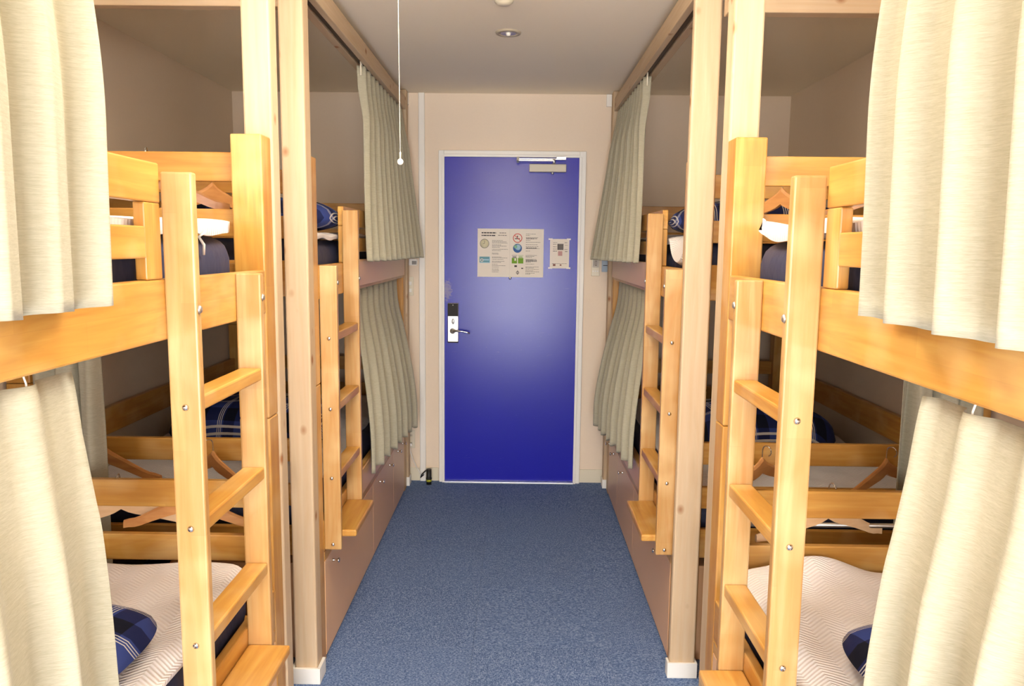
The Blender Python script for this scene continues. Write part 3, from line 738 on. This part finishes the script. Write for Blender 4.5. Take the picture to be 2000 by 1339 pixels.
# ------------------------------------------------------------------ hangers
def hanger(apx, apy, apz, yaw, label, mat=HANGW, group=None, span=.20, hook_up=.055, tilt=0.0):
    """wooden coat hanger; apex of the shoulders at the given point"""
    t_ = thing('coat_hanger', label, 'hanger', (apx, apy, apz), group)
    vs, fs = [], []; N = 22
    for i in range(N+1):
        a = -1+2*i/N; aa = abs(a)
        x = a*span; zc = -.012-.085*aa**1.25+.012*sm((aa-.75)/.25)
        hw = .026-.015*aa**.7; th_ = .007-.0015*aa
        if aa < .12: zc += .012*(1-aa/.12); 
        for (dy, dz) in ((-1, -1), (1, -1), (1.0, .6), (.4, 1), (-.4, 1), (-1.0, .6)):
            vs.append((x, dy*th_+.03*aa*aa, zc+dz*hw))
    for i in range(N):
        for k_ in range(6):
            k3 = (k_+1) % 6; fs.append((i*6+k_, i*6+k3, (i+1)*6+k3, (i+1)*6+k_))
    fs.append(tuple(range(6))); fs.append(tuple(range(N*6, N*6+6))[::-1])
    me = bpy.data.meshes.new('shoulder'); me.from_pydata(vs, [], fs)
    bm = bmesh.new(); bm.from_mesh(me); bmesh.ops.recalc_face_normals(bm, faces=bm.faces); bm.to_mesh(me); bm.free()
    o_ = link('shoulder_bar', me, mat, t_, (apx, apy, apz), smooth=False)
    pts = [(0, 0, .0), (0, 0, hook_up*.4), (0, 0, hook_up*.7)]
    rr = .017
    for q in range(0, 11):
        an = math.radians(-90+q*24); pts.append((0, -rr+rr*math.cos(math.radians(q*24)) , hook_up+rr*math.sin(math.radians(q*24))))
    pts = [(Vector(p)+Vector((apx, apy, apz))) for p in pts]
    tube('hook', pts, .0019, CHROME, t_, seg=6, loc=(apx, apy, apz))
    t_.rotation_euler = (0, tilt, yaw)
    return t_
# upper left near end board / far board
hanger(-1.00, 2.075, 1.655, .25, 'wooden hanger on the upper left end board, nearest the wall', hook_up=.052)
hanger(-.985, 2.46, 1.640, .9, 'wooden hanger hanging between the two upper left end boards', hook_up=.045)
hanger(.835, 2.46, 1.640, -1.0, 'wooden hanger hanging between the two upper right end boards', hook_up=.045)
hanger(1.02, 2.075, 1.650, -.3, 'wooden hanger behind the guard rail on the upper right end board', hook_up=.052)
# lower, on the far beds' head boards
hanger(-1.01, 2.448, .762, -.62, 'brown wooden hanger on the lower left far headboard, near the ladder', hook_up=.05)
hanger(-1.38, 2.448, .782, -.25, 'brown wooden hanger on the lower left far headboard, half behind the divider curtain', hook_up=.05)
hanger(.815, 2.455, .762, .6, 'brown wooden hanger on the lower right far headboard, near the ladder', hook_up=.05)
hanger(1.225, 2.455, .764, .6, 'brown wooden hanger on the lower right far headboard, beside the divider curtain', hook_up=.05)
# lower, on the near beds' foot boards
hanger(-1.13, 2.085, .742, .25, 'pale wooden hanger on the lower left near footboard, nearer the divider curtain', HANGP, hook_up=.063)
hanger(-.935, 2.083, .748, .15, 'pale wooden hanger on the lower left near footboard, behind the ladder', HANGW, hook_up=.063, tilt=.04, span=.185)
hanger(.885, 2.085, .742, .2, 'pale wooden hanger on the lower right near footboard', HANGP, hook_up=.063)

# ------------------------------------------------------------------ curtains
def curtain(label, side, xt, xb, yt, yb_, zt, zb, n, at=.010, ab=.022, seed=0, hooks=True, group=None, sharp=1.0, belly=0.0, hem=None, phase=0.0, xprof=None):
    """cloth hanging along y. xt/xb, yt/yb_: (near, far) at top and bottom; zt/zb: (near, far)"""
    rg_ = random.Random(seed); ph = [rg_.uniform(0, 6.28) for _ in range(6)]
    t_ = thing('curtain', label, 'curtain', (xt[0], yt[0], zb[0]), group)
    nu = n*18; nv = 46
    def fn(u, v):
        hd = 0.10/abs(zt[0]-zb[0])                      # header height share
        uw = u+.012*math.sin(6.28*u*1.3+ph[0])*sm(v)*.8
        x0 = lerp(xt[0], xt[1], u); x1 = lerp(xb[0], xb[1], u)
        y0 = lerp(yt[0], yt[1], u); y1 = lerp(yb_[0], yb_[1], u)
        z0 = lerp(zt[0], zt[1], u); z1 = lerp(zb[0], zb[1], u)
        if hem: z1 += hem*math.sin(2*math.pi*n*u+1.2)*.6+hem*math.sin(5*u+ph[3])*.4
        k_ = sm(v) if xprof is None else xprof(v)
        x = lerp(x0, x1, k_); y = lerp(y0, y1, sm(v)*.6+v*.4); z = lerp(z0, z1, v)
        th = 2*math.pi*n*uw+phase
        c_ = math.sin(th)
        low = math.copysign(abs(c_)**.75, c_)
        pin = math.sin(th)*.5+.5
        if v < hd*1.0: a = at; w_ = pin**5*2-1+.35*math.sin(3*th)*pin
        else:
            s2 = sm((v-hd)/.35); a = lerp(at, ab, s2)
            w_ = lerp(pin**5*2-1+.35*math.sin(3*th)*pin, low+.22*math.sin(2*th+ph[1]+v)+.15*math.sin(.5*th+ph[2]), min(1, (v-hd)/.16) if hd < 1 else 1)
        x += -side*a*w_ + -side*belly*math.sin(math.pi*v)
        y += a*.55*math.cos(th+.6+ph[4]*.1)*sm(v*2)
        return (x, y, z)
    b = gridmesh('cloth', nu, nv, fn, CURT, t_, (lerp(xt[0], xt[1], .5), lerp(yt[0], yt[1], .5), lerp(zt[0], zb[0], .5)), thick=.0016)
    if hooks:
        for q in range(n):
            u = (q+.25-phase/6.2832)/n
            if not 0 <= u <= 1: continue
            yy = lerp(yt[0], yt[1], u); zz = lerp(zt[0], zt[1], u); xx = lerp(xt[0], xt[1], u)
            tube('curtain_hook', [(xx, yy, zz-.03), (xx, yy, zz+.002), (xx+side*.003, yy, zz+.012), (xx, yy, zz+.020)], .0015, WHITE, t_, seg=5)
        tube('end_runner', [(xt[0], yt[0]-.012, zt[0]+.02), (xt[0], yt[0]-.012, zt[0]-.045)], .004, CREAM, t_, seg=8)
    return t_
# far upper
curtain('cream curtain gathered at the door end of the upper left far bed', -1, (-.700, -.692), (-.640, -.566), (3.44, 4.515), (3.20, 4.49), (2.252, 2.252), (1.403, 1.403), 11, .022, .017, seed=11, hem=.004, xprof=lambda v: v)
curtain('cream curtain gathered at the door end of the upper right far bed', 1, (.577, .570), (.517, .425), (3.60, 4.515), (3.30, 4.49), (2.252, 2.252), (1.405, 1.405), 11, .022, .017, seed=12, hem=.004, xprof=lambda v: v)
# far lower
curtain('cream curtain gathered at the door end of the lower left far bed', -1, (-.699, -.699), (-.644, -.600), (3.28, 4.40), (3.23, 4.44), (1.285, 1.285), (.470, .415), 8, .012, .019, seed=13, hem=.014, xprof=lambda v: sm(v*1.1))
curtain('cream curtain gathered at the door end of the lower right far bed', 1, (.577, .577), (.520, .462), (3.34, 4.40), (3.28, 4.44), (1.285, 1.285), (.490, .440), 8, .012, .019, seed=14, hem=.014, xprof=lambda v: sm(v*1.1))
# near upper
curtain('cream curtain in the top left corner before the upper left near bed', -1, (-.694, -.694), (-.634, -.634), (.30, 1.165), (.30, 1.147), (2.252, 2.252), (1.375, 1.375), 7, .014, .020, seed=15, hem=.003, phase=.6, xprof=lambda v: sm(v*1.45))
curtain('cream curtain in the top right corner before the upper right near bed', 1, (.572, .572), (.512, .512), (.30, 1.16), (.30, 1.125), (2.252, 2.252), (1.372, 1.372), 7, .014, .020, seed=16, hem=.003, phase=.9, xprof=lambda v: sm(v*1.45))
# near lower
curtain('cream curtain in the bottom left corner before the lower left near bed', -1, (-.699, -.699), (-.620, -.620), (.30, 1.175), (.30, 1.125), (1.268, 1.268), (.36, .36), 6, .012, .024, seed=17, phase=.4, xprof=lambda v: v**.8)
curtain('cream curtain in the bottom right corner before the lower right near bed', 1, (.577, .577), (.500, .490), (.30, 1.06), (.30, 1.0), (1.268, 1.268), (.36, .36), 6, .012, .026, seed=18, phase=.9, xprof=lambda v: v**.8)
# dividers between the beds: hang along x
def divider(label, x0, x1, y, zt, zb, n, seed):
    rg_ = random.Random(seed); p0 = rg_.uniform(0, 6)
    t_ = thing('curtain', label, 'curtain', (x0, y, zb))
    def fn(u, v):
        th = 2*math.pi*n*u+p0; s_ = lerp(.6, 1, sm(v*2))
        return (lerp(x0, x1, u)+.006*math.cos(th), y+.026*s_*math.copysign(abs(math.sin(th))**.8, math.sin(th))+.006*math.sin(2.3*th+v*2), lerp(zt, zb, v))
    gridmesh('cloth', n*18, 24, fn, CURT, t_, ((x0+x1)/2, y, (zt+zb)/2), thick=.0016)
divider('cream divider curtain bunched between the lower left beds', -1.50, -1.285, 2.275, 1.262, .42, 3, 21)
divider('cream divider curtain bunched between the lower right beds', 1.165, 1.41, 2.28, 1.262, .42, 3, 22)
for s_, nm in ((-1, 'left'), (1, 'right')):
    wxx, px_, yy = (WXL+.001, -.90, 2.275) if s_ < 0 else (WXR-.001, .80, 2.28)
    tag(cyl('curtain_rod', (wxx, yy, 1.262), (px_, yy, 1.262), .009, CHROME), f'thin metal rod between the {nm} bunks carrying the divider curtain', 'rod')
